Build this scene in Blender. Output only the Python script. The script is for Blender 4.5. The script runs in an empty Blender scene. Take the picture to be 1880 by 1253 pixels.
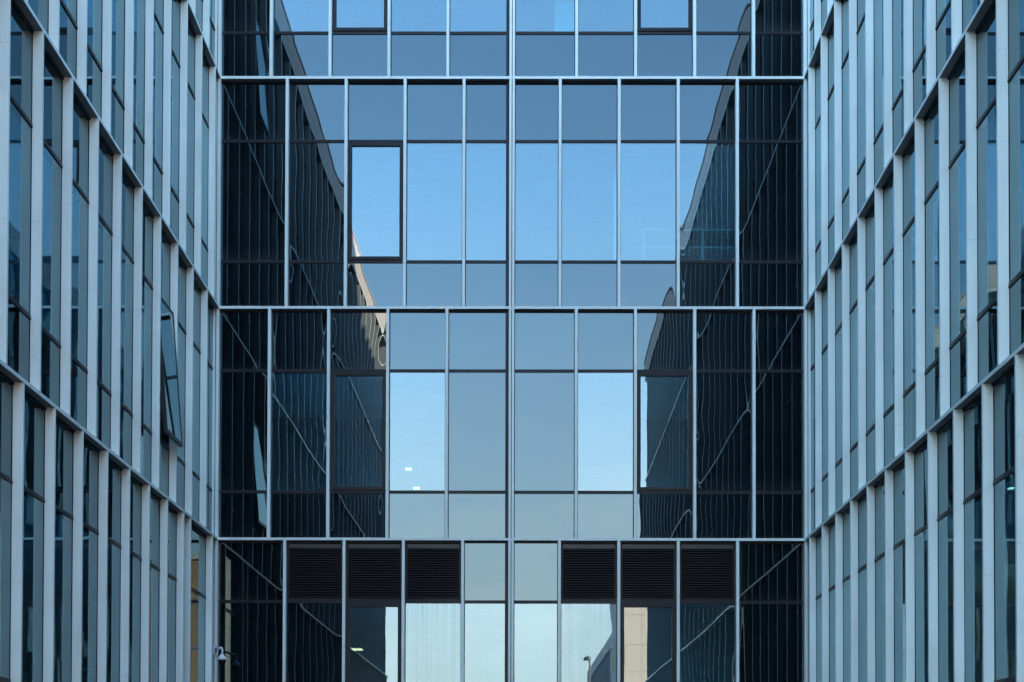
import bpy, bmesh, math, random
from mathutils import Vector, Matrix

random.seed(7)
PI = math.pi
scene = bpy.context.scene
COL = scene.collection

# ------------------------------------------------------------------ survey of the place (metres)
EYE = 1.6                       # camera height above the paving
M = 1.025                       # facade module
D = 24.772                      # front plane of the trim on the end wall
P = 0.115                       # glass lies this far behind the trim
DG = D + P
XL, XR = -5.303, 4.822          # trim planes of the two wings
GL, GR = XL - P, XR + P         # glass planes of the two wings
SEAM = -0.240
H = 4.023
B0 = 4.280 + EYE                # underside of the lowest visible floor band
BAND = 0.045
def band(k): return B0 + H * k
ROOF = band(3)
PARA = ROOF + 0.80
LT0, LT1 = 0.83, 0.885          # lower transom, above the band's underside
UT0, UT1 = 2.945, 3.00          # upper transom
LEFT_END, RIGHT_END = -5.9, -7.9

# ------------------------------------------------------------------ camera
F = 2643.998
CX, CY = 952.97, 1395.36
pitch, yaw, roll = 0.01994, -0.00378, 0.00224
cyw, syw, cp, sp = math.cos(yaw), math.sin(yaw), math.cos(pitch), math.sin(pitch)
r_ = Vector((cyw, -syw, 0)); f_ = Vector((syw * cp, cyw * cp, sp)); u_ = r_.cross(f_)
cr, sr = math.cos(roll), math.sin(roll)
RIGHT, UP, FWD = cr * r_ + sr * u_, -sr * r_ + cr * u_, f_
cam_d = bpy.data.cameras.new("camera")
cam = bpy.data.objects.new("camera", cam_d)
COL.objects.link(cam)
m = Matrix((RIGHT, UP, -FWD)).transposed().to_4x4()
m.translation = Vector((0, 0, EYE))
cam.matrix_world = m
cam_d.sensor_fit = 'HORIZONTAL'; cam_d.sensor_width = 36.0
cam_d.lens = F * 36.0 / 1880.0
cam_d.shift_x = (940 - CX) / 1880.0
cam_d.shift_y = (CY - 626.5) / 1880.0
cam_d.clip_start = 0.1; cam_d.clip_end = 3000
scene.camera = cam

def at(px, py, Y):
    """world point at depth plane y=Y seen at pixel (px,py) of the photograph"""
    d = RIGHT * ((px - CX) / F) + UP * ((CY - py) / F) + FWD
    return Vector((0, 0, EYE)) + d * (Y / d.y)

# ------------------------------------------------------------------ materials
def new_mat(name):
    mt = bpy.data.materials.new(name); mt.use_nodes = True
    nt = mt.node_tree; nt.nodes.clear()
    out = nt.nodes.new('ShaderNodeOutputMaterial')
    return mt, nt, out

def N(nt, kind, **kw):
    n = nt.nodes.new(kind)
    for k, v in kw.items():
        if k in n.inputs: n.inputs[k].default_value = v
        else: setattr(n, k, v)
    return n

def math_node(nt, op, a, b=None, clamp=False):
    n = nt.nodes.new('ShaderNodeMath'); n.operation = op; n.use_clamp = clamp
    for i, v in enumerate((a, b)):
        if v is None: continue
        if isinstance(v, (int, float)): n.inputs[i].default_value = v
        else: nt.links.new(v, n.inputs[i])
    return n.outputs[0]

def paint(name, col, rough=0.45, var=0.10, metallic=0.0, scale=(9, 9, 0.35), spec=0.5):
    mt, nt, out = new_mat(name)
    b = N(nt, 'ShaderNodeBsdfPrincipled'); b.inputs['Roughness'].default_value = rough
    b.inputs['Metallic'].default_value = metallic
    b.inputs['Specular IOR Level'].default_value = spec
    tc = N(nt, 'ShaderNodeTexCoord'); mp = N(nt, 'ShaderNodeMapping'); mp.inputs['Scale'].default_value = scale
    nt.links.new(tc.outputs['Object'], mp.inputs['Vector'])
    no = N(nt, 'ShaderNodeTexNoise'); no.inputs['Scale'].default_value = 1.0; no.inputs['Detail'].default_value = 5
    nt.links.new(mp.outputs[0], no.inputs['Vector'])
    no2 = N(nt, 'ShaderNodeTexNoise'); no2.inputs['Scale'].default_value = 1.3; no2.inputs['Detail'].default_value = 2
    nt.links.new(tc.outputs['Object'], no2.inputs['Vector'])
    s = math_node(nt, 'ADD', no.outputs['Fac'], no2.outputs['Fac'])
    mr = N(nt, 'ShaderNodeMapRange'); mr.inputs['From Min'].default_value = 0.7; mr.inputs['From Max'].default_value = 1.3
    mr.inputs['To Min'].default_value = 1 - var; mr.inputs['To Max'].default_value = 1 + var
    nt.links.new(s, mr.inputs['Value'])
    oi = N(nt, 'ShaderNodeObjectInfo')
    rv = math_node(nt, 'MULTIPLY_ADD', oi.outputs['Random'], 0.07); rv.node.inputs[2].default_value = 0.965
    mx = N(nt, 'ShaderNodeVectorMath'); mx.operation = 'SCALE'; mx.inputs[0].default_value = col[:3]
    nt.links.new(math_node(nt, 'MULTIPLY', mr.outputs[0], rv), mx.inputs['Scale'])
    nt.links.new(mx.outputs[0], b.inputs['Base Color'])
    rr = math_node(nt, 'MULTIPLY_ADD', no2.outputs['Fac'], 0.25)
    rr.node.inputs[2].default_value = rough - 0.12
    nt.links.new(rr, b.inputs['Roughness'])
    nt.links.new(b.outputs[0], out.inputs[0])
    return mt

def glass(name, r0, tint, back_col, opaque, film=0.008, film_col=(0.55, 0.58, 0.58), streak=False):
    """coated facade glass: strong mirror coat over either a view into the room or an opaque back"""
    mt, nt, out = new_mat(name)
    gl = N(nt, 'ShaderNodeBsdfGlossy'); gl.inputs['Color'].default_value = (*tint, 1); gl.inputs['Roughness'].default_value = 0.0
    if opaque:
        bk = N(nt, 'ShaderNodeBsdfDiffuse'); bk.inputs['Color'].default_value = (*back_col, 1)
    else:
        bk = N(nt, 'ShaderNodeBsdfTransparent'); bk.inputs['Color'].default_value = (*back_col, 1)
    ge = N(nt, 'ShaderNodeNewGeometry')
    dt = N(nt, 'ShaderNodeVectorMath'); dt.operation = 'DOT_PRODUCT'
    nt.links.new(ge.outputs['Normal'], dt.inputs[0]); nt.links.new(ge.outputs['Incoming'], dt.inputs[1])
    om = math_node(nt, 'SUBTRACT', 1.0, math_node(nt, 'ABSOLUTE', dt.outputs['Value']), clamp=True)
    fac = math_node(nt, 'MULTIPLY_ADD', math_node(nt, 'POWER', om, 4.2), 1.0 - r0, clamp=True)
    fac.node.inputs[2].default_value = r0
    oi = N(nt, 'ShaderNodeObjectInfo')
    rv = math_node(nt, 'MULTIPLY_ADD', oi.outputs['Random'], 0.07); rv.node.inputs[2].default_value = 0.965
    fac = math_node(nt, 'MULTIPLY', fac, rv, clamp=True)
    mx = N(nt, 'ShaderNodeMixShader')
    nt.links.new(fac, mx.inputs[0]); nt.links.new(bk.outputs[0], mx.inputs[1]); nt.links.new(gl.outputs[0], mx.inputs[2])
    # thin film of dirt
    df = N(nt, 'ShaderNodeBsdfDiffuse'); df.inputs['Color'].default_value = (*film_col, 1)
    tc = N(nt, 'ShaderNodeTexCoord')
    no = N(nt, 'ShaderNodeTexNoise'); no.inputs['Scale'].default_value = 1.7; no.inputs['Detail'].default_value = 6
    nt.links.new(tc.outputs['Object'], no.inputs['Vector'])
    f2 = math_node(nt, 'MULTIPLY', math_node(nt, 'POWER', no.outputs['Fac'], 2.0), film * 4)
    gz = N(nt, 'ShaderNodeSeparateXYZ'); nt.links.new(tc.outputs['Generated'], gz.inputs[0])
    rim = N(nt, 'ShaderNodeMapRange'); rim.inputs['From Min'].default_value = 0.12; rim.inputs['From Max'].default_value = 0.0; rim.inputs['To Max'].default_value = 0.10
    nt.links.new(gz.outputs['Z'], rim.inputs['Value'])
    f2 = math_node(nt, 'ADD', f2, math_node(nt, 'MULTIPLY', rim.outputs[0], math_node(nt, 'POWER', no.outputs['Fac'], 2.5)), clamp=True)
    if streak:
        mp = N(nt, 'ShaderNodeMapping'); mp.inputs['Scale'].default_value = (34, 34, 0.22)
        nt.links.new(tc.outputs['Object'], mp.inputs['Vector'])
        ns = N(nt, 'ShaderNodeTexNoise'); ns.inputs['Scale'].default_value = 1.0; ns.inputs['Detail'].default_value = 3
        nt.links.new(mp.outputs[0], ns.inputs['Vector'])
        mr = N(nt, 'ShaderNodeMapRange'); mr.inputs['From Min'].default_value = 0.42; mr.inputs['From Max'].default_value = 0.68
        mr.inputs['To Max'].default_value = 0.19
        nt.links.new(ns.outputs['Fac'], mr.inputs['Value'])
        sx = N(nt, 'ShaderNodeSeparateXYZ'); nt.links.new(tc.outputs['Generated'], sx.inputs[0])
        fade = math_node(nt, 'MULTIPLY', mr.outputs[0], math_node(nt, 'MULTIPLY_ADD', sx.outputs['Z'], 0.9))
        f2 = math_node(nt, 'ADD', f2, fade, clamp=True)
    m2 = N(nt, 'ShaderNodeMixShader')
    nt.links.new(f2, m2.inputs[0]); nt.links.new(mx.outputs[0], m2.inputs[1]); nt.links.new(df.outputs[0], m2.inputs[2])
    nt.links.new(m2.outputs[0], out.inputs[0])
    return mt

ALU = paint("pale aluminium", (0.775, 0.875, 0.80), rough=0.42, var=0.085)
SOFF = ALU
DARK = paint("dark frame paint", (0.012, 0.015, 0.018), rough=0.4, var=0.15, spec=0.22)
FBACK_SHADE = paint("grey fin backing and soffit shade", (0.20, 0.21, 0.22), rough=0.5, var=0.1)  # backs the fins; also colours soffit shade onto the band undersides
BLACK = paint("black louvre paint", (0.006, 0.006, 0.006), rough=0.5, var=0.25, scale=(3, 3, 3), spec=0.3)
HEAD = paint("louvre header metal", (0.022, 0.022, 0.021), rough=0.4, var=0.2)
VISION = glass("vision glass", 0.168, (0.665, 0.92, 0.985), (0.20, 0.78, 1.0), False)
STAIN = glass("streaked vision glass", 0.168, (0.665, 0.92, 0.985), (0.20, 0.78, 1.0), False, streak=True)
SASHG = glass("sash glass", 0.168, (0.68, 0.94, 0.985), (0.11, 0.19, 0.24), False)
SPAN = glass("opaque spandrel glass", 0.104, (0.645, 0.885, 0.955), (0.002, 0.005, 0.007), True, film=0.004)
INNER = paint("interior plaster", (0.84, 0.84, 0.83), rough=0.8, var=0.08)
INWHITE = paint("white interior paint", (0.8, 0.8, 0.79), rough=0.6, var=0.04)
COLM = paint("pale column plaster", (0.80, 0.56, 0.47), rough=0.7, var=0.04)
SHELFM = paint("pale shelf laminate", (0.40, 0.37, 0.30), rough=0.6, var=0.05)
PARTN = paint("blue grey partition", (0.26, 0.30, 0.33), rough=0.7, var=0.05)
RENDER = paint("grey outer cladding", (0.30, 0.30, 0.30), rough=0.7, var=0.12)
PARAP = paint("pale parapet metal", (0.60, 0.53, 0.50), rough=0.6, var=0.06)
PLINTH = paint("grey stone plinth", (0.22, 0.22, 0.21), rough=0.75, var=0.2, scale=(4, 4, 4))
CAMW = paint("white camera housing", (0.78, 0.79, 0.8), rough=0.35, var=0.03)
FARW = paint("blue grey distant facade", (0.16, 0.19, 0.21), rough=0.6, var=0.15)
FARP = paint("grey distant trim", (0.30, 0.33, 0.35), rough=0.6, var=0.1)
STEEL = paint("dark lamp post steel", (0.05, 0.055, 0.06), rough=0.4, var=0.1)

def dome_mat():
    mt, nt, out = new_mat("smoked camera dome")
    b = N(nt, 'ShaderNodeBsdfPrincipled'); b.inputs['Base Color'].default_value = (0.006, 0.006, 0.007, 1)
    b.inputs['Roughness'].default_value = 0.08
    nt.links.new(b.outputs[0], out.inputs[0]); return mt
DOME = dome_mat()

def lamp_mat(name, col, e):
    mt, nt, out = new_mat(name)
    em = N(nt, 'ShaderNodeEmission'); em.inputs['Color'].default_value = (*col, 1); em.inputs['Strength'].default_value = e
    nt.links.new(em.outputs[0], out.inputs[0]); return mt
LIT = lamp_mat("lit diffuser", (1.0, 0.55, 0.40), 0.7)
LITW = lamp_mat("warm lit diffuser", (1.0, 0.34, 0.17), 0.36)

def stone_mat():
    mt, nt, out = new_mat("beige stone panels")
    tc = N(nt, 'ShaderNodeTexCoord')
    sx = N(nt, 'ShaderNodeSeparateXYZ'); nt.links.new(tc.outputs['Object'], sx.inputs[0])
    cb = N(nt, 'ShaderNodeCombineXYZ')
    nt.links.new(math_node(nt, 'ADD', sx.outputs['X'], sx.outputs['Y']), cb.inputs['X']); nt.links.new(sx.outputs['Z'], cb.inputs['Y'])
    br = N(nt, 'ShaderNodeTexBrick'); br.offset = 0.0
    br.inputs['Color1'].default_value = (0.53, 0.465, 0.40, 1); br.inputs['Color2'].default_value = (0.50, 0.44, 0.37, 1)
    br.inputs['Mortar'].default_value = (0.3, 0.24, 0.21, 1)
    br.inputs['Scale'].default_value = 1.0; br.inputs['Mortar Size'].default_value = 0.022
    br.inputs['Brick Width'].default_value = 0.95; br.inputs['Row Height'].default_value = 1.72
    nt.links.new(cb.outputs[0], br.inputs['Vector'])
    b = N(nt, 'ShaderNodeBsdfPrincipled'); b.inputs['Roughness'].default_value = 0.8
    nt.links.new(br.outputs['Color'], b.inputs['Base Color'])
    nt.links.new(b.outputs[0], out.inputs[0]); return mt
STONE = stone_mat()

BROWN = paint("orange brown render", (0.42, 0.245, 0.145), rough=0.8, var=0.22, scale=(1.5, 1.5, 0.6))

def paving_mat():
    mt, nt, out = new_mat("grey paving")
    tc = N(nt, 'ShaderNodeTexCoord')
    br = N(nt, 'ShaderNodeTexBrick'); br.offset = 0.5
    br.inputs['Color1'].default_value = (0.10, 0.098, 0.093, 1); br.inputs['Color2'].default_value = (0.085, 0.083, 0.08, 1)
    br.inputs['Mortar'].default_value = (0.04, 0.04, 0.04, 1); br.inputs['Mortar Size'].default_value = 0.008
    br.inputs['Brick Width'].default_value = 0.8; br.inputs['Row Height'].default_value = 0.4; br.inputs['Scale'].default_value = 1.0
    nt.links.new(tc.outputs['Object'], br.inputs['Vector'])
    b = N(nt, 'ShaderNodeBsdfPrincipled'); b.inputs['Roughness'].default_value = 0.8
    nt.links.new(br.outputs['Color'], b.inputs['Base Color'])
    nt.links.new(b.outputs[0], out.inputs[0]); return mt

# ------------------------------------------------------------------ mesh helpers
class MB:
    """collects boxes, tubes and lathes, then links them as ONE mesh object"""
    def __init__(s): s.v = []; s.f = []; s.mi = []; s.sm = []
    def box(s, x0, x1, y0, y1, z0, z1, mi=0):
        if x1 < x0: x0, x1 = x1, x0
        if y1 < y0: y0, y1 = y1, y0
        b = len(s.v)
        s.v += [(x0, y0, z0), (x1, y0, z0), (x1, y1, z0), (x0, y1, z0), (x0, y0, z1), (x1, y0, z1), (x1, y1, z1), (x0, y1, z1)]
        for q in ((0, 3, 2, 1), (4, 5, 6, 7), (0, 1, 5, 4), (1, 2, 6, 5), (2, 3, 7, 6), (3, 0, 4, 7)):
            s.f.append(tuple(b + i for i in q)); s.mi.append(mi); s.sm.append(False)
        return s
    def quadbox(s, pts, off, mi=0):
        """prism: four points and an offset vector"""
        b = len(s.v); off = Vector(off)
        s.v += [tuple(Vector(p)) for p in pts] + [tuple(Vector(p) + off) for p in pts]
        for q in ((0, 3, 2, 1), (4, 5, 6, 7), (0, 1, 5, 4), (1, 2, 6, 5), (2, 3, 7, 6), (3, 0, 4, 7)):
            s.f.append(tuple(b + i for i in q)); s.mi.append(mi); s.sm.append(False)
        return s
    def tube(s, pts, rad, n=12, mi=0):
        pts = [Vector(p) for p in pts]; b = len(s.v)
        rads = rad if isinstance(rad, (list, tuple)) else [rad] * len(pts)
        ref = Vector((0.31, 0.17, 0.93))
        for i, p in enumerate(pts):
            t = (pts[min(i + 1, len(pts) - 1)] - pts[max(i - 1, 0)]).normalized()
            a = t.cross(ref).normalized(); c = t.cross(a)
            for k in range(n):
                an = 2 * PI * k / n
                s.v.append(tuple(p + (a * math.cos(an) + c * math.sin(an)) * rads[i]))
        for i in range(len(pts) - 1):
            for k in range(n):
                k2 = (k + 1) % n
                s.f.append((b + i * n + k, b + i * n + k2, b + (i + 1) * n + k2, b + (i + 1) * n + k)); s.mi.append(mi); s.sm.append(True)
        s.f.append(tuple(b + k for k in range(n))[::-1]); s.mi.append(mi); s.sm.append(False)
        e = b + (len(pts) - 1) * n
        s.f.append(tuple(e + k for k in range(n))); s.mi.append(mi); s.sm.append(False)
        return s
    def lathe(s, c, prof, n=24, mi=0):
        b = len(s.v); c = Vector(c)
        for (r, z) in prof:
            for k in range(n):
                an = 2 * PI * k / n
                s.v.append((c.x + r * math.cos(an), c.y + r * math.sin(an), c.z + z))
        for i in range(len(prof) - 1):
            for k in range(n):
                k2 = (k + 1) % n
                s.f.append((b + i * n + k, b + i * n + k2, b + (i + 1) * n + k2, b + (i + 1) * n + k)); s.mi.append(mi); s.sm.append(True)
        return s
    def build(s, name, mats, parent=None, **props):
        me = bpy.data.meshes.new(name); me.from_pydata(s.v, [], s.f)
        if not isinstance(mats, (list, tuple)): mats = [mats]
        for mm in mats: me.materials.append(mm)
        me.polygons.foreach_set('material_index', s.mi)
        me.polygons.foreach_set('use_smooth', s.sm)
        bm = bmesh.new(); bm.from_mesh(me); bmesh.ops.recalc_face_normals(bm, faces=bm.faces[:]); bm.to_mesh(me); bm.free()
        me.update()
        o = bpy.data.objects.new(name, me); COL.objects.link(o)
        if parent is not None:
            o.parent = parent
            o.matrix_parent_inverse = Matrix.Translation(-Vector(parent.location)) if parent.type == 'EMPTY' else Matrix()
        for k, v in props.items(): o[k] = v
        return o

def thing(name, label, cat, loc=(0, 0, 0), group=None):
    o = bpy.data.objects.new(name, None); COL.objects.link(o)
    o.location = loc; o.empty_display_size = 0.3
    o['label'] = label; o['category'] = cat
    if group: o['group'] = group
    return o

def tag(o, label, cat, group=None):
    o['label'] = label; o['category'] = cat
    if group: o['group'] = group
    return o

def grid_steps(L, fine, coarse):
    e = [0, .008, .02, .035, .055, .08, .115, .16] if fine else [0, .02, .05, .1, .18]
    mid = L / 2
    e = [t for t in e if t < mid * 0.8]
    n = max(2, int(round((L - 2 * e[-1]) / coarse)))
    inner = [e[-1] + (L - 2 * e[-1]) * i / n for i in range(1, n)]
    return e + inner + [L - t for t in reversed(e)]

def pane_sheet(mb, o, u, n, w, h, amp, seed, fine=True, coarse=0.11, edge=1.0):
    """a sheet of float glass as it really hangs: edges pinched by the gaskets, gentle roller waves.
    o lower corner, u horizontal unit vector, n outward normal; smooth shaded"""
    rnd = random.Random(seed)
    U = grid_steps(w, fine, coarse); V = grid_steps(h, fine, coarse * 1.25)
    aL, aR, aT, aB = [edge * 0.00048 * rnd.uniform(0.15, 1.15) for _ in range(4)]
    aT *= 0.45; aB *= 0.45
    wv = []
    for _ in range(5):
        lam = rnd.uniform(0.35, 1.1); an = rnd.gauss(PI / 2, 0.75)
        sl = amp * rnd.uniform(0.3, 1.0) * 0.0011
        wv.append((2 * PI / lam * math.cos(an), 2 * PI / lam * math.sin(an), rnd.uniform(0, 6.28), sl * lam / 2 / PI))
    tx, tz = rnd.gauss(0, 0.0008) * amp, rnd.gauss(0, 0.0008) * amp
    bow = rnd.gauss(0, 0.0009) * amp
    le = 0.050
    # how the pinch varies along each edge
    ph = [(rnd.uniform(2, 6), rnd.uniform(0, 6.28)) for _ in range(4)]
    base = len(mb.v)
    for zv in V:
        for uu in U:
            hgt = aL * math.exp(-uu / le) * (1 + 0.5 * math.sin(ph[0][0] * zv + ph[0][1]))
            hgt += aR * math.exp(-(w - uu) / le) * (1 + 0.5 * math.sin(ph[1][0] * zv + ph[1][1]))
            hgt += aB * math.exp(-zv / le) * (1 + 0.5 * math.sin(ph[2][0] * uu + ph[2][1]))
            hgt += aT * math.exp(-(h - zv) / le) * (1 + 0.5 * math.sin(ph[3][0] * uu + ph[3][1]))
            for (kx, kz, p0, a) in wv: hgt += a * math.sin(kx * uu + kz * zv + p0)
            hgt += tx * (uu - w / 2) + tz * (zv - h / 2)
            hgt += bow * ((uu / w - .5) ** 2 + (zv / h - .5) ** 2)
            p = o + u * uu + n * hgt
            mb.v.append((p.x, p.y, p.z + zv))
    nu = len(U)
    for j in range(len(V) - 1):
        for i in range(nu - 1):
            a = base + j * nu + i
            mb.f.append((a, a + 1, a + 1 + nu, a + nu)); mb.mi.append(0); mb.sm.append(True)

_seed = [100]
def pane(name, o, u, n, w, h, mat, parent, amp=1.0, fine=True, coarse=0.11, edge=1.0, **props):
    _seed[0] += 1
    mb = MB(); pane_sheet(mb, Vector(o), Vector(u), Vector(n), w, h, amp, _seed[0], fine, coarse, edge)
    return mb.build(name, mat, parent, **props)

# ------------------------------------------------------------------ the end block
end = thing("glass_office_block",
            "glazed end wall across the courtyard, with six black louvre panels in its lowest row", "building", (SEAM, D, 0))
UX, NB = Vector((1, 0, 0)), Vector((0, -1, 0))
A_FIRST, B_FIRST = 1.12, 0.835
def fin_xs(k):
    """fin axes of storey k (0 = lowest storey in view), without the seam pair"""
    first = B_FIRST if k % 2 == 0 else A_FIRST
    r = [first + M * i for i in range(4)]
    return [SEAM - t for t in reversed(r)], [SEAM + t for t in r]

# what fills the middle zone of each bay, counted from the left corner: O opaque, V vision, W opening window, S streaked
MIDDLE = {0: ["O", "O", "W", "S", "V", "V", "S", "W", "V", "O"],
          1: ["O", "V", "W", "V", "O", "O", "V", "W", "O", "O"],
          2: ["O", "O", "W", "V", "V", "V", "V", "V", "V", "O"],
          3: ["O", "V", "W", "V", "V", "V", "V", "W", "O", "O"]}
FW = 0.050
for k in range(4):
    zb, zt = band(k - 1), band(k)
    lx, rx = fin_xs(k)
    # fins
    for x in lx + rx:
        b = MB()
        b.box(x - FW / 2, x + FW / 2, D + 0.001, DG - 0.018, zb + BAND + 0.001, zt - 0.001)
        b.box(x - FW / 2 - 0.011, x + FW / 2 + 0.011, DG - 0.018, DG + 0.10, zb + BAND + 0.001, zt - 0.001, 1)
        b.build("fin", [ALU, DARK], end)
    for dx in (-0.027, 0.027):
        b = MB(); b.box(SEAM + dx - 0.0205, SEAM + dx + 0.0205, D + 0.001, DG - 0.004, zb + BAND + 0.001, zt - 0.001)
        b.build("fin", ALU, end)
    b = MB()
    b.box(SEAM - 0.105, SEAM - 0.049, DG - 0.03, DG + 0.1, zb + BAND + 0.001, zt - 0.001)
    b.box(SEAM - 0.006, SEAM + 0.006, DG - 0.05, DG - 0.003, zb + BAND + 0.001, zt - 0.001)
    b.box(SEAM + 0.049, SEAM + 0.06, DG - 0.016, DG + 0.1, zb + BAND + 0.001, zt - 0.001)
    b.build("expansion_joint", DARK, end)
    # transoms (one rail per storey and height, running behind the fins)
    for (t0, t1) in ((LT0, LT1), (UT0, UT1)):
        b = MB()
        for (x0, x1) in ((GL + 0.004, SEAM - 0.106), (SEAM + 0.061, GR - 0.004)):
            b.box(x0, x1, DG - 0.010, DG + 0.09, zb + t0, zb + t1)
            b.box(x0, x1, DG - 0.016, DG - 0.010, zb + t0 + 0.004, zb + t0 + 0.026)
        b.build("transom", DARK, end)
    # glass bays
    edges = [GL + 0.004] + [None] * 9 + [GR - 0.004]
    bays = []
    seq = [GL - 0.03] + lx + [SEAM] + rx + [GR + 0.03]
    for i in range(10):
        a, c = seq[i], seq[i + 1]
        x0 = a + FW / 2 + 0.012; x1 = c - FW / 2 - 0.012
        if i == 4: x1 = SEAM - 0.106
        if i == 5: x0 = SEAM + 0.061
        bays.append((x0, x1))
    for i, (x0, x1) in enumerate(bays):
        w = x1 - x0
        pane("spandrel_panel", (x0, DG, zb + BAND + 0.001), UX, NB, w, LT0 - BAND - 0.002, SPAN, end, edge=1.0 if i < 5 else 0.6)
        if k == 0 and i in (1, 2, 3, 6, 7, 8):
            b = MB()
            z0, z1 = zb + UT1 + 0.001, zt - 0.002
            b.box(x0, x1, DG + 0.07, DG + 0.09, z0, z1, 0)
            b.box(x0 + 0.03, x1 - 0.03, DG - 0.012, DG + 0.07, z0, z0 + 0.04, 0)
            b.box(x0, x0 + 0.03, DG - 0.014, DG + 0.07, z0, z1, 0); b.box(x1 - 0.03, x1, DG - 0.014, DG + 0.07, z0, z1, 0)
            hd = 0.075
            b.box(x0 + 0.03, x1 - 0.03, DG - 0.012, DG + 0.07, z1 - 0.045 - hd, z1 - 0.045, 1)
            zz = z0 + 0.06
            while zz < z1 - 0.045 - hd - 0.02:
                b.quadbox([(x0 + 0.03, DG - 0.010, zz), (x1 - 0.03, DG - 0.010, zz), (x1 - 0.03, DG + 0.05, zz + 0.045), (x0 + 0.03, DG + 0.05, zz + 0.045)], (0, 0, 0.014), 0)
                zz += 0.0425
            b.build("louvre_panel", [BLACK, HEAD], end)
        else:
            pane("spandrel_panel", (x0, DG, zb + UT1 + 0.001), UX, NB, w, H - UT1 - 0.002, SPAN, end, amp=1.0 if i != 7 else 0.45, edge=1.0 if i < 5 else (0.6 if i != 7 else 0.3))
        kind = MIDDLE[k][i]
        z0, z1 = zb + LT1 + 0.001, zb + UT0 - 0.001
        if kind == "W":
            fr = 0.062
            b = MB()
            for (a0, a1, c0, c1) in ((x0, x1, z0, z0 + fr), (x0, x1, z1 - fr, z1), (x0, x0 + fr, z0 + fr, z1 - fr), (x1 - fr, x1, z0 + fr, z1 - fr)):
                b.box(a0 + 0.001, a1 - 0.001, DG - 0.022, DG + 0.05, c0, c1)
            g = 0.008   # shadow gap round the sash
            for (a0, a1, c0, c1) in ((x0 + g, x1 - g, z0 + g, z0 + fr - g), (x0 + g, x1 - g, z1 - fr + g, z1 - g), (x0 + g, x0 + fr - g, z0 + fr - g, z1 - fr + g), (x1 - fr + g, x1 - g, z0 + fr - g, z1 - fr + g)):
                b.box(a0, a1, DG - 0.030, DG - 0.022, c0, c1)
            wn = b.build("opening_window", DARK, end)
            pane("window_pane", (x0 + fr - 0.004, DG, z0 + fr - 0.004), UX, NB, w - 2 * fr + 0.008, z1 - z0 - 2 * fr + 0.008, VISION, wn, amp=0.22, edge=0.15)
        else:
            mt = {"O": SPAN, "V": VISION, "S": STAIN}[kind]
            pane("glass_pane" if kind != "O" else "spandrel_panel", (x0, DG, z0), UX, NB, w, z1 - z0, mt, end, amp=0.5 if kind == "S" else 1.0, edge=0.35 if kind == "S" else 1.0)
# floor bands of the end block
for k in range(-1, 4):
    for (x0, x1) in ((XL, SEAM - 0.003), (SEAM + 0.003, XR)):
        b = MB(); b.box(x0, x1, D, DG - 0.002, band(k), band(k) + BAND); b.mi[-6] = 2  # aluminium underside painted darker, standing in for soffit shade
        b.box(x0, x1, DG - 0.02, DG + 0.1, band(k) - 0.03, band(k) - 0.001, 1)
        b.build("floor_band", [ALU, DARK, FBACK_SHADE], end)
# body
DEPTH = 16.6
for k in range(-1, 4):
    b = MB(); b.box(GL - 6, GR + 6, DG + 0.12, D + DEPTH, band(k) - 0.35, band(k) + 0.12)
    b.build("floor_slab", INNER, end)
b = MB(); b.box(GL - 6, GR + 6, D + DEPTH - 0.2, D + DEPTH, band(-1) + 0.12, ROOF - 0.35)
b.box(GL - 6, GL - 5.8, DG + 0.2, D + DEPTH - 0.2, band(-1) + 0.12, ROOF - 0.35); b.box(GR + 5.8, GR + 6, DG + 0.2, D + DEPTH - 0.2, band(-1) + 0.12, ROOF - 0.35)
b.build("inner_wall", INNER, end)
# partitions a few metres behind the outer bays
for k, x0, x1 in ((1, GL - 5.7, -2.8), (1, 2.3, GR + 5.7), (2, 3.2, GR + 5.7), (0, 2.1, GR + 5.7)):
    b = MB(); b.box(x0, x1, D + 6.0, D + 6.12, band(k - 1) + 0.121, band(k) - 0.351)
    b.build("inner_wall", PARTN, end)
b = MB(); b.box(GL - 6.3, GR + 6.3, D + DEPTH + 0.001, D + DEPTH + 0.3, 0, ROOF); b.build("outer_wall", RENDER, end)
b = MB(); b.box(XL, XR, D, D + 0.35, ROOF + BAND + 0.001, PARA - 0.07); b.box(XL, XR, D - 0.02, D + 0.4, PARA - 0.055, PARA)
b.build("parapet", PARAP, end)
b = MB(); b.box(GL - 0.0, GR + 0.0, DG + 0.01, DG + 0.3, 0, band(-1) - 0.03); b.build("plinth", PLINTH, end)
# pale column and curtain seen through the glass
p = at(1018, 30, 26.6); q = at(1057, 30, 26.6)
b = MB(); b.box(p.x, q.x, 26.6, 26.95, band(2) + 0.125, band(3) - 0.355); b.build("interior_column", COLM, end, label="pale column close behind the top storey glass")
p = at(1127, 350, 25.6); q = at(1134, 350, 25.6)
b = MB(); b.box(p.x, q.x, 25.6, 25.7, band(1) + 0.125, band(2) - 0.355); b.build("interior_post", INWHITE, end)

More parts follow.
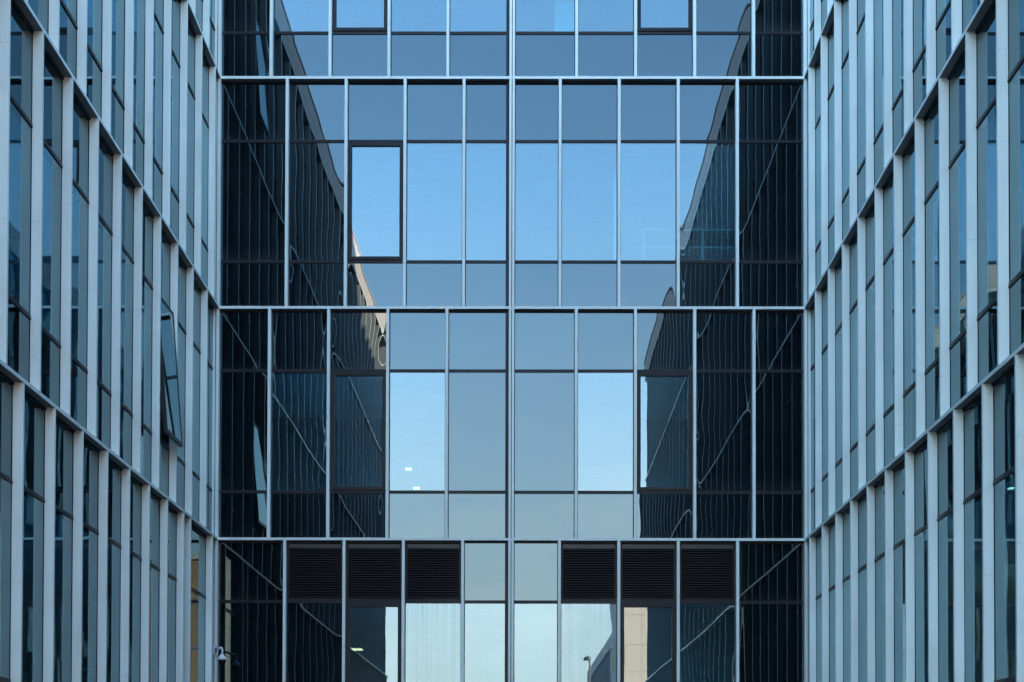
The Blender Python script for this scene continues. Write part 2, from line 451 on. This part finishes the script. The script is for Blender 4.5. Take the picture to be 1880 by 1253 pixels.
# ------------------------------------------------------------------ the two wings
def make_wing(name, label, side, y_end, open_storeys, odd_fin):
    """side -1 left, +1 right"""
    s = side
    tip = XL if s < 0 else XR
    gx = GL if s < 0 else GR
    wing = thing(name, label, "building", (tip, (D + y_end) / 2, 0))
    n = Vector((-s, 0, 0))                      # outward, towards the courtyard
    u = Vector((0, 1, 0)) if s > 0 else Vector((0, 1, 0))
    S0 = 0.037 if s < 0 else 0.030
    VIS = 12.2
    far_fins, far_gl, far_sp = MB(), MB(), MB()
    nvis = 0
    for k in range(4):
        zb, zt = band(k - 1), band(k)
        ks = []
        kk = 0.5 if k % 2 == 0 else 1.0
        while DG - S0 - kk * M > y_end + 0.35:
            ks.append(kk); kk += 1
        if odd_fin and k == 0:
            ks[ks.index(1.5)] = 2.045
        ks = sorted(ks)
        ys = [DG - S0 - q * M for q in ks]
        for q, y in zip(ks, ys):
            b = MB() if q < VIS else far_fins
            b.box(tip, tip + s * (P - 0.006), y, y + FW - 0.008, zb + BAND + 0.001, zt - 0.001, 0)
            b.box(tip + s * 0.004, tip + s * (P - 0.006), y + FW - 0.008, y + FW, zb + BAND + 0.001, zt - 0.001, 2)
            b.box(tip + s * (P - 0.006), tip + s * (P + 0.10), y - 0.006, y + FW + 0.006, zb + BAND + 0.001, zt - 0.001, 1)
            if q < VIS:
                rnd = random.Random(int(q * 20) + k * 77 + s)
                for _ in range(2):                       # fixing screws on the face towards the camera
                    zz = zb + rnd.uniform(0.3, 3.6)
                    for xx in (0.022, 0.078):
                        if rnd.random() < 0.75: b.box(tip + s * xx, tip + s * (xx + 0.006), y - 0.002, y + 0.001, zz, zz + 0.007, 1)
                b.build("fin", [ALU, DARK, FBACK_SHADE], wing)
        for (t0, t1) in ((LT0, LT1), (UT0, UT1)):
            b = MB()
            b.box(gx - s * 0.010, gx + s * 0.09, y_end + 0.3, DG - 0.13, zb + t0, zb + t1)
            b.box(gx - s * 0.015, gx - s * 0.010, y_end + 0.3, DG - 0.13, zb + t0 + 0.004, zb + t0 + 0.024)
            b.build("transom", DARK, wing)
        seq = [DG - 0.055] + ys + [y_end + 0.30]
        qs = [0.0] + ks + [99]
        for i in range(len(seq) - 1):
            y1 = seq[i] - 0.007; y0 = seq[i + 1] + FW + 0.007
            if i == len(seq) - 2: y0 = seq[i + 1]
            w = y1 - y0
            if w < 0.03: continue
            vis = qs[i + 1] < VIS + 1
            opened = k in open_storeys and abs(qs[i + 1] - 4.0) < 0.01
            zones = [(BAND + 0.001, LT0 - 0.001, SPAN), (LT1 + 0.001, UT0 - 0.001, VISION), (UT1 + 0.001, H - 0.001, SPAN)]
            for zi, (z0, z1, mt) in enumerate(zones):
                if zi == 1 and opened:
                    make_sash(wing, s, gx, y0, y1, zb + z0, zb + z1); continue
                if vis:
                    pane("glass_pane" if mt is VISION else "spandrel_panel", (gx, y0, zb + z0), u, n, w, z1 - z0, mt, wing,
                         amp=0.95, fine=False, coarse=0.16, edge=0.95)
                else:
                    _seed[0] += 1
                    pane_sheet(far_gl if mt is VISION else far_sp, Vector((gx, y0, zb + z0)), u, n, w, z1 - z0, 0.55, _seed[0], False, 0.3, 0.5)
    far_fins.build("fin", [ALU, DARK, FBACK_SHADE], wing, kind="stuff")
    far_gl.build("glass_pane", VISION, wing, kind="stuff")
    far_sp.build("spandrel_panel", SPAN, wing, kind="stuff")
    # corner posts beside the end wall
    for k in range(4):
        zb, zt = band(k - 1), band(k)
        b = MB()
        b.box(tip + s * 0.003, tip + s * 0.052, DG - 0.13, DG - 0.02, zb + BAND + 0.001, zt - 0.001, 0)
        b.box(tip + s * 0.052, tip + s * 0.066, DG - 0.10, DG - 0.02, zb + BAND + 0.001, zt - 0.001, 1)
        b.box(tip + s * 0.066, tip + s * 0.112, DG - 0.125, DG - 0.02, zb + BAND + 0.001, zt - 0.001, 0)
        b.build("corner_post", [ALU, DARK], wing)
    # floor bands, in lengths with open joints
    for k in range(-1, 4):
        b = MB()
        y = D + P - 0.002
        seg = 4 * M
        while y > y_end:
            y2 = max(y - seg, y_end)
            b.box(tip, tip + s * (P - 0.002), y2 + 0.004, y, band(k), band(k) + BAND, 0); b.mi[-6] = 2  # soffit shade put into the colour of the bottom face
            y = y2
        b.box(gx - s * 0.02, gx + s * 0.1, y_end + 0.05, DG - 0.14, band(k) - 0.03, band(k) - 0.001, 1)
        b.build("floor_band", [ALU, DARK, FBACK_SHADE], wing)
    # body
    deep = 13.0
    for k in range(-1, 4):
        b = MB(); b.box(gx + s * 0.12, gx + s * deep, y_end + 0.35, DG, band(k) - 0.35, band(k) + 0.12)
        b.build("floor_slab", INNER, wing)
    b = MB()
    for k in range(0, 4):
        b.box(gx + s * 5.6, gx + s * 5.75, y_end + 0.35, DG - 0.02, band(k - 1) + 0.121, band(k) - 0.351)
        for yy in (6.5, 14.8):
            b.box(gx + s * 0.35, gx + s * 5.59, yy, yy + 0.12, band(k - 1) + 0.121, band(k) - 0.351)
    b.build("inner_wall", INNER, wing)
    b = MB(); b.box(gx + s * (deep + 0.001), gx + s * (deep + 0.3), y_end, DG, 0, ROOF); b.box(gx + s * 0.0, gx + s * deep, y_end, y_end + 0.295, 0, ROOF - 0.001)
    b.build("outer_wall", RENDER, wing)
    b = MB()
    b.box(tip, tip + s * 0.35, y_end, D - 0.03, ROOF + BAND + 0.001, PARA - 0.07)
    b.box(tip + s * 0.03, tip + s * 0.33, y_end + 0.02, D - 0.03, PARA - 0.07, PARA - 0.05, 1)
    b.box(tip - s * 0.02, tip + s * 0.4, y_end - 0.03, D - 0.03, PARA - 0.05, PARA)
    b.build("parapet", [PARAP, DARK], wing)
    b = MB(); b.box(gx + s * 0.01, gx + s * 0.3, y_end, DG - 0.02, 0, band(-1) - 0.03); b.build("plinth", PLINTH, wing)
    b = MB()
    for y in (-3, 4, 11, 18):
        b.box(gx + s * 0.42, gx + s * deep, y_end + 0.35, DG, ROOF + 0.121, ROOF + 0.2)
        break
    b.build("roof", RENDER, wing)
    return wing

def make_sash(wing, s, gx, y0, y1, z0, z1):
    """top hung sash swung out a few degrees, over a dark fixed frame"""
    fr = 0.055
    b = MB()
    for (a0, a1, c0, c1) in ((y0, y1, z0, z0 + 0.04), (y0, y1, z1 - 0.04, z1), (y0, y0 + 0.04, z0 + 0.04, z1 - 0.04), (y1 - 0.04, y1, z0 + 0.04, z1 - 0.04)):
        b.box(gx - s * 0.004, gx + s * 0.07, a0, a1, c0, c1)
    fixed = b.build("window_frame", DARK, wing)
    ang = math.radians(4.3)
    rot = Matrix.Translation((gx - s * 0.012, 0, z1)) @ Matrix.Rotation(s * ang, 4, 'Y') @ Matrix.Translation((-(gx - s * 0.012), 0, -z1))
    b = MB()
    for (a0, a1, c0, c1) in ((y0, y1, z0, z0 + fr), (y0, y1, z1 - fr, z1), (y0, y0 + fr, z0 + fr, z1 - fr), (y1 - fr, y1, z0 + fr, z1 - fr)):
        b.box(gx - s * 0.012, gx - s * 0.062, a0 + 0.002, a1 - 0.002, c0, c1)
    b.v = [tuple(rot @ Vector(v)) for v in b.v]
    sash = b.build("opening_window", DARK, wing, label="top hung window swung outwards")
    b = MB()
    pane_sheet(b, Vector((gx - s * 0.057, y0 + fr - 0.004, z0 + fr - 0.004)), Vector((0, 1, 0)), Vector((-s, 0, 0)), y1 - y0 - 2 * fr + 0.008, z1 - z0 - 2 * fr + 0.008, 0.2, 5, False, 0.2, 0.1)
    b.v = [tuple(rot @ Vector(v)) for v in b.v]
    b.build("window_pane", SASHG, sash)
    # stay arms
    b = MB()
    for yy in (y0 + 0.05, y1 - 0.05):
        p = rot @ Vector((gx - s * 0.014, yy, z0 + 0.5))
        b.tube([Vector((gx, yy, z0 + 0.95)), p], 0.007, 6)
    b.build("window_stay", DARK, sash)

left = make_wing("office_wing", "left wing of pale upright fins, with one dark framed window swung open", -1, LEFT_END, (1, 3), True)
right = make_wing("office_wing", "right wing of pale upright fins, every window in it shut", 1, RIGHT_END, (), False)

# unseen blocks added on the roofs to shape the sunlight, set back from the edge
b = MB(); b.box(GR + 4.5, GR + 11, 16.3, 24.3, ROOF + 0.201, ROOF + 5.0); b.box(GR + 4.4, GR + 11.1, 16.2, 24.5, ROOF + 5.001, ROOF + 5.15)
b.build("sun_blocker", RENDER, right)
b = MB(); b.box(GR + 4.6, GR + 11, -7.4, 16.25, ROOF + 0.201, ROOF + 2.65); b.build("sun_blocker", RENDER, right)
b = MB(); b.box(GR - 0.4, GR + 5.9, 28.5, 40.5, ROOF + 0.121, ROOF + 5.0); b.box(GR + 4.5, GR + 5.9, 24.9, 28.499, ROOF + 0.121, ROOF + 5.0)  # added over the end block to keep sun off the left wing
b.build("sun_blocker", RENDER, end)

# ------------------------------------------------------------------ security camera on the left corner
Yc = 24.30
hc = at(407.6, 1203, Yc)
px = 24.3 / F
cctv = thing("security_camera", "white dome security camera on a bent arm by the lower left corner", "security camera", tuple(hc))
wp = at(396, 1197, D - 0.02)
b = MB(); b.box(wp.x - 0.05, wp.x + 0.045, DG - 0.16, DG - 0.131, wp.z - 0.06, wp.z + 0.07); b.build("wall_plate", CAMW, cctv)
arm = [Vector((wp.x + 0.01, DG - 0.17, wp.z - 0.02)), Vector((wp.x + 0.05, 24.55, wp.z + 0.05))]
top = at(404.5, 1189.5, Yc)
arm += [top + Vector((-0.03, 0.1, -0.01)), top, at(407.2, 1190.5, Yc), at(408.2, 1194, Yc), at(408.2, 1202, Yc)]
b = MB(); b.tube(arm, 0.018, 12); b.build("arm", CAMW, cctv)
b = MB(); b.lathe(hc, [(0.0, 0.02), (0.020, 0.02), (0.032, 0.0), (0.072, -0.045), (0.080, -0.058), (0.080, -0.076), (0.074, -0.084), (0.0, -0.084)]); b.build("housing", CAMW, cctv)
b = MB(); b.lathe(hc, [(0.066, -0.084)] + [(0.066 * math.cos(a), -0.100 - 0.066 * math.sin(a)) for a in [i * PI / 2 / 8 for i in range(9)]]); b.build("camera_dome", DOME, cctv)

# ------------------------------------------------------------------ things inside, seen faintly through the glass
def ceiling_lamp(px0, px1, py, Y, ln, label, mat):
    a, c = at(px0, py, Y), at(px1, py, Y)
    t = thing("ceiling_lamp", label, "ceiling lamp", ((a.x + c.x) / 2, Y, a.z), "lit ceiling lamps inside the end block")
    b = MB(); b.box(a.x, c.x, Y - ln / 2, Y + ln / 2, a.z, a.z + 0.02); b.build("diffuser", mat, t)
    b = MB(); b.box(a.x - 0.02, c.x + 0.02, Y - ln / 2 - 0.02, Y + ln / 2 + 0.02, a.z + 0.021, a.z + 0.08); b.build("lamp_housing", INWHITE, t)
    return t
ceiling_lamp(745, 755, 862.5, 35.6, 0.15, "small white lit ceiling lamp, the higher of two behind the pale left pane", LIT)
ceiling_lamp(759, 770, 897.5, 37.8, 0.16, "small white lit ceiling lamp just above a dark transom", LIT)
ceiling_lamp(647, 665, 1193.5, 39.6, 0.45, "warm yellow lit ceiling lamp behind the lowest left opening window", LITW)
# open white shelf behind the second storey glass at the right
sh = thing("open_shelf", "faint white open shelf frame behind the upper right glass", "shelf", (3.1, 26.3, band(1) + 0.12))
pa, pb, pc, pd = at(1179, 422, 26.3), at(1352, 422, 26.3), at(1179, 454, 26.3), at(1291, 440, 26.3)
zf = band(1) + 0.121
for zz, x0 in ((pa.z, pa.x), (pc.z, pa.x)):
    b = MB(); b.box(x0 + 0.041, pb.x + 0.3, 26.27, 26.62, zz - 0.03, zz); b.build("shelf_board", SHELFM, sh)
for xx in (pa.x, pd.x - 0.03, pb.x + 0.301):
    b = MB(); b.box(xx, xx + 0.04, 26.25, 26.64, zf, pa.z + 0.01); b.build("upright", SHELFM, sh)

# ------------------------------------------------------------------ what stands behind the camera and shows in the glass
Yb = D + D - 86.0
st = thing("stone_building", "sunlit beige stone panelled building mirrored in the lower right opening window", "building", (13, Yb - 6, 0))
sx0 = 187 / F * 85.5
b = MB(); b.box(sx0, 7.35, Yb - 14, Yb, 0, 15.4); b.build("corner_pier", STONE, st)
b = MB(); b.box(7.351, 22.0, Yb - 14, Yb - 0.12, 0, 15.4); b.build("wall", BROWN, st)
b = MB(); b.box(sx0 - 0.1, 22.1, Yb - 14.1, Yb + 0.1, 15.401, 15.8); b.build("roof", PARAP, st)
b = MB()
for i in range(5):
    for j in range(3): b.box(sx0 - 0.01, sx0 + 0.1, Yb - 12.6 + i * 2.6, Yb - 11.2 + i * 2.6, 2.0 + j * 3.7, 3.9 + j * 3.7)
b.build("window", DARK, st)
gy1, gy0 = D - 75, D - 122
gr = thing("grey_building", "long grey building in shade mirrored at the foot of the right hand glass", "building", (10, (gy0 + gy1) / 2, 0))
b = MB(); b.box(6.75, 20, gy0, gy1, 0, 12.2); b.build("wall", FARW, gr)
b = MB(); b.box(6.5, 20.2, gy0 - 0.2, gy1 + 0.2, 12.201, 13.4); b.build("parapet", FARP, gr)
for i in range(20):
    y = gy0 + 0.5 + i * 2.42
    b = MB(); b.box(6.55, 6.75, y, y + 0.12, 0, 12.2); b.build("fin", FARP, gr)
lp = thing("street_lamp", "single street lamp with a rounded head mirrored in the lower glass", "street lamp", (3.22, D - 45.5, 0))
b = MB(); b.tube([(3.22, D - 45.5, 0), (3.22, D - 45.5, 3), (3.22, D - 45.5, 7.7), (3.12, D - 45.5, 8.0)], [0.07, 0.06, 0.04, 0.035], 12); b.build("pole", STEEL, lp)
b = MB(); b.lathe((3.06, D - 45.5, 7.95), [(0.0, -0.05), (0.19, -0.05), (0.2, 0.0), (0.17, 0.1), (0.1, 0.16), (0.0, 0.18)], 20); b.build("lamp_head", STEEL, lp)

# ------------------------------------------------------------------ ground
b = MB(); b.v = [(-900, -900, 0), (900, -900, 0), (900, 900, 0), (-900, 900, 0)]; b.f = [(0, 1, 2, 3)]; b.mi = [0]; b.sm = [False]
b.build("courtyard_paving", paving_mat(), None, kind="structure")

# ------------------------------------------------------------------ sky and sun
SUN_EL, SUN_AZ = 12.0, 60.0          # azimuth from +y towards +x
world = bpy.data.worlds.new("World"); scene.world = world; world.use_nodes = True
nt = world.node_tree
bg = nt.nodes['Background']
sky = nt.nodes.new('ShaderNodeTexSky'); sky.sky_type = 'NISHITA'; sky.sun_disc = False
sky.sun_elevation = math.radians(SUN_EL); sky.sun_rotation = math.radians(SUN_AZ)
sky.altitude = 50; sky.air_density = 1.0; sky.dust_density = 0.4; sky.ozone_density = 2.0
# thin clouds low over the horizon
tc = nt.nodes.new('ShaderNodeTexCoord')
mp = nt.nodes.new('ShaderNodeMapping'); mp.inputs['Scale'].default_value = (4.0, 4.0, 12.0); mp.inputs['Location'].default_value = (1.7, 0.4, 0.0)
nt.links.new(tc.outputs['Generated'], mp.inputs['Vector'])
cn = nt.nodes.new('ShaderNodeTexNoise'); cn.inputs['Scale'].default_value = 1.6; cn.inputs['Detail'].default_value = 6; cn.inputs['Roughness'].default_value = 0.55
nt.links.new(mp.outputs[0], cn.inputs['Vector'])
c1 = nt.nodes.new('ShaderNodeMapRange'); c1.inputs['From Min'].default_value = 0.47; c1.inputs['From Max'].default_value = 0.70; c1.inputs['To Max'].default_value = 0.5
nt.links.new(cn.outputs['Fac'], c1.inputs['Value'])
sx = nt.nodes.new('ShaderNodeSeparateXYZ'); nt.links.new(tc.outputs['Generated'], sx.inputs[0])
c2 = nt.nodes.new('ShaderNodeMapRange'); c2.inputs['From Min'].default_value = 0.26; c2.inputs['From Max'].default_value = 0.12
nt.links.new(sx.outputs['Z'], c2.inputs['Value'])
cm = nt.nodes.new('ShaderNodeMath'); cm.operation = 'MULTIPLY'
nt.links.new(c1.outputs[0], cm.inputs[0]); nt.links.new(c2.outputs[0], cm.inputs[1])
mix = nt.nodes.new('ShaderNodeMix'); mix.data_type = 'RGBA'
nt.links.new(cm.outputs[0], mix.inputs[0]); 
# the horizon haze that pales the lowest sky
hz = nt.nodes.new('ShaderNodeMapRange'); hz.interpolation_type = 'SMOOTHSTEP'
hz.inputs['From Min'].default_value = 0.42; hz.inputs['From Max'].default_value = 0.03; hz.inputs['To Max'].default_value = 0.88
nt.links.new(sx.outputs['Z'], hz.inputs['Value'])
hm = nt.nodes.new('ShaderNodeMix'); hm.data_type = 'RGBA'
nt.links.new(hz.outputs[0], hm.inputs[0]); nt.links.new(sky.outputs[0], hm.inputs[6]); hm.inputs[7].default_value = (2.5, 2.45, 2.55, 1)
nt.links.new(hm.outputs[2], mix.inputs[6])
mix.inputs[7].default_value = (3.7, 3.5, 3.45, 1)
# slight white balance of the sky light
wb = nt.nodes.new('ShaderNodeMix'); wb.data_type = 'RGBA'; wb.blend_type = 'MULTIPLY'; wb.inputs[0].default_value = 1.0
nt.links.new(mix.outputs[2], wb.inputs[6]); wb.inputs[7].default_value = (0.985, 0.985, 0.985, 1)
nt.links.new(wb.outputs[2], bg.inputs['Color'])
bg.inputs['Strength'].default_value = 0.15

sd = bpy.data.lights.new("sun", 'SUN'); sd.energy = 4.4; sd.angle = math.radians(0.53); sd.color = (1.0, 0.70, 0.52)
so = bpy.data.objects.new("sun", sd); COL.objects.link(so)
e, a = math.radians(SUN_EL), math.radians(SUN_AZ)
d = Vector((math.sin(a) * math.cos(e), math.cos(a) * math.cos(e), math.sin(e)))
so.rotation_euler = d.to_track_quat('Z', 'Y').to_euler(); so.location = d * 200

scene.view_settings.view_transform = 'Standard'; scene.view_settings.look = 'None'
scene.view_settings.gamma = 1.0; scene.view_settings.use_curve_mapping = False
scene.view_settings.exposure = 3.45
scene.render.engine = 'CYCLES'
scene.cycles.max_bounces = 10; scene.cycles.glossy_bounces = 7; scene.cycles.diffuse_bounces = 4
scene.cycles.transparent_max_bounces = 12
scene.cycles.sample_clamp_indirect = 4.0
scene.cycles.blur_glossy = 0.2
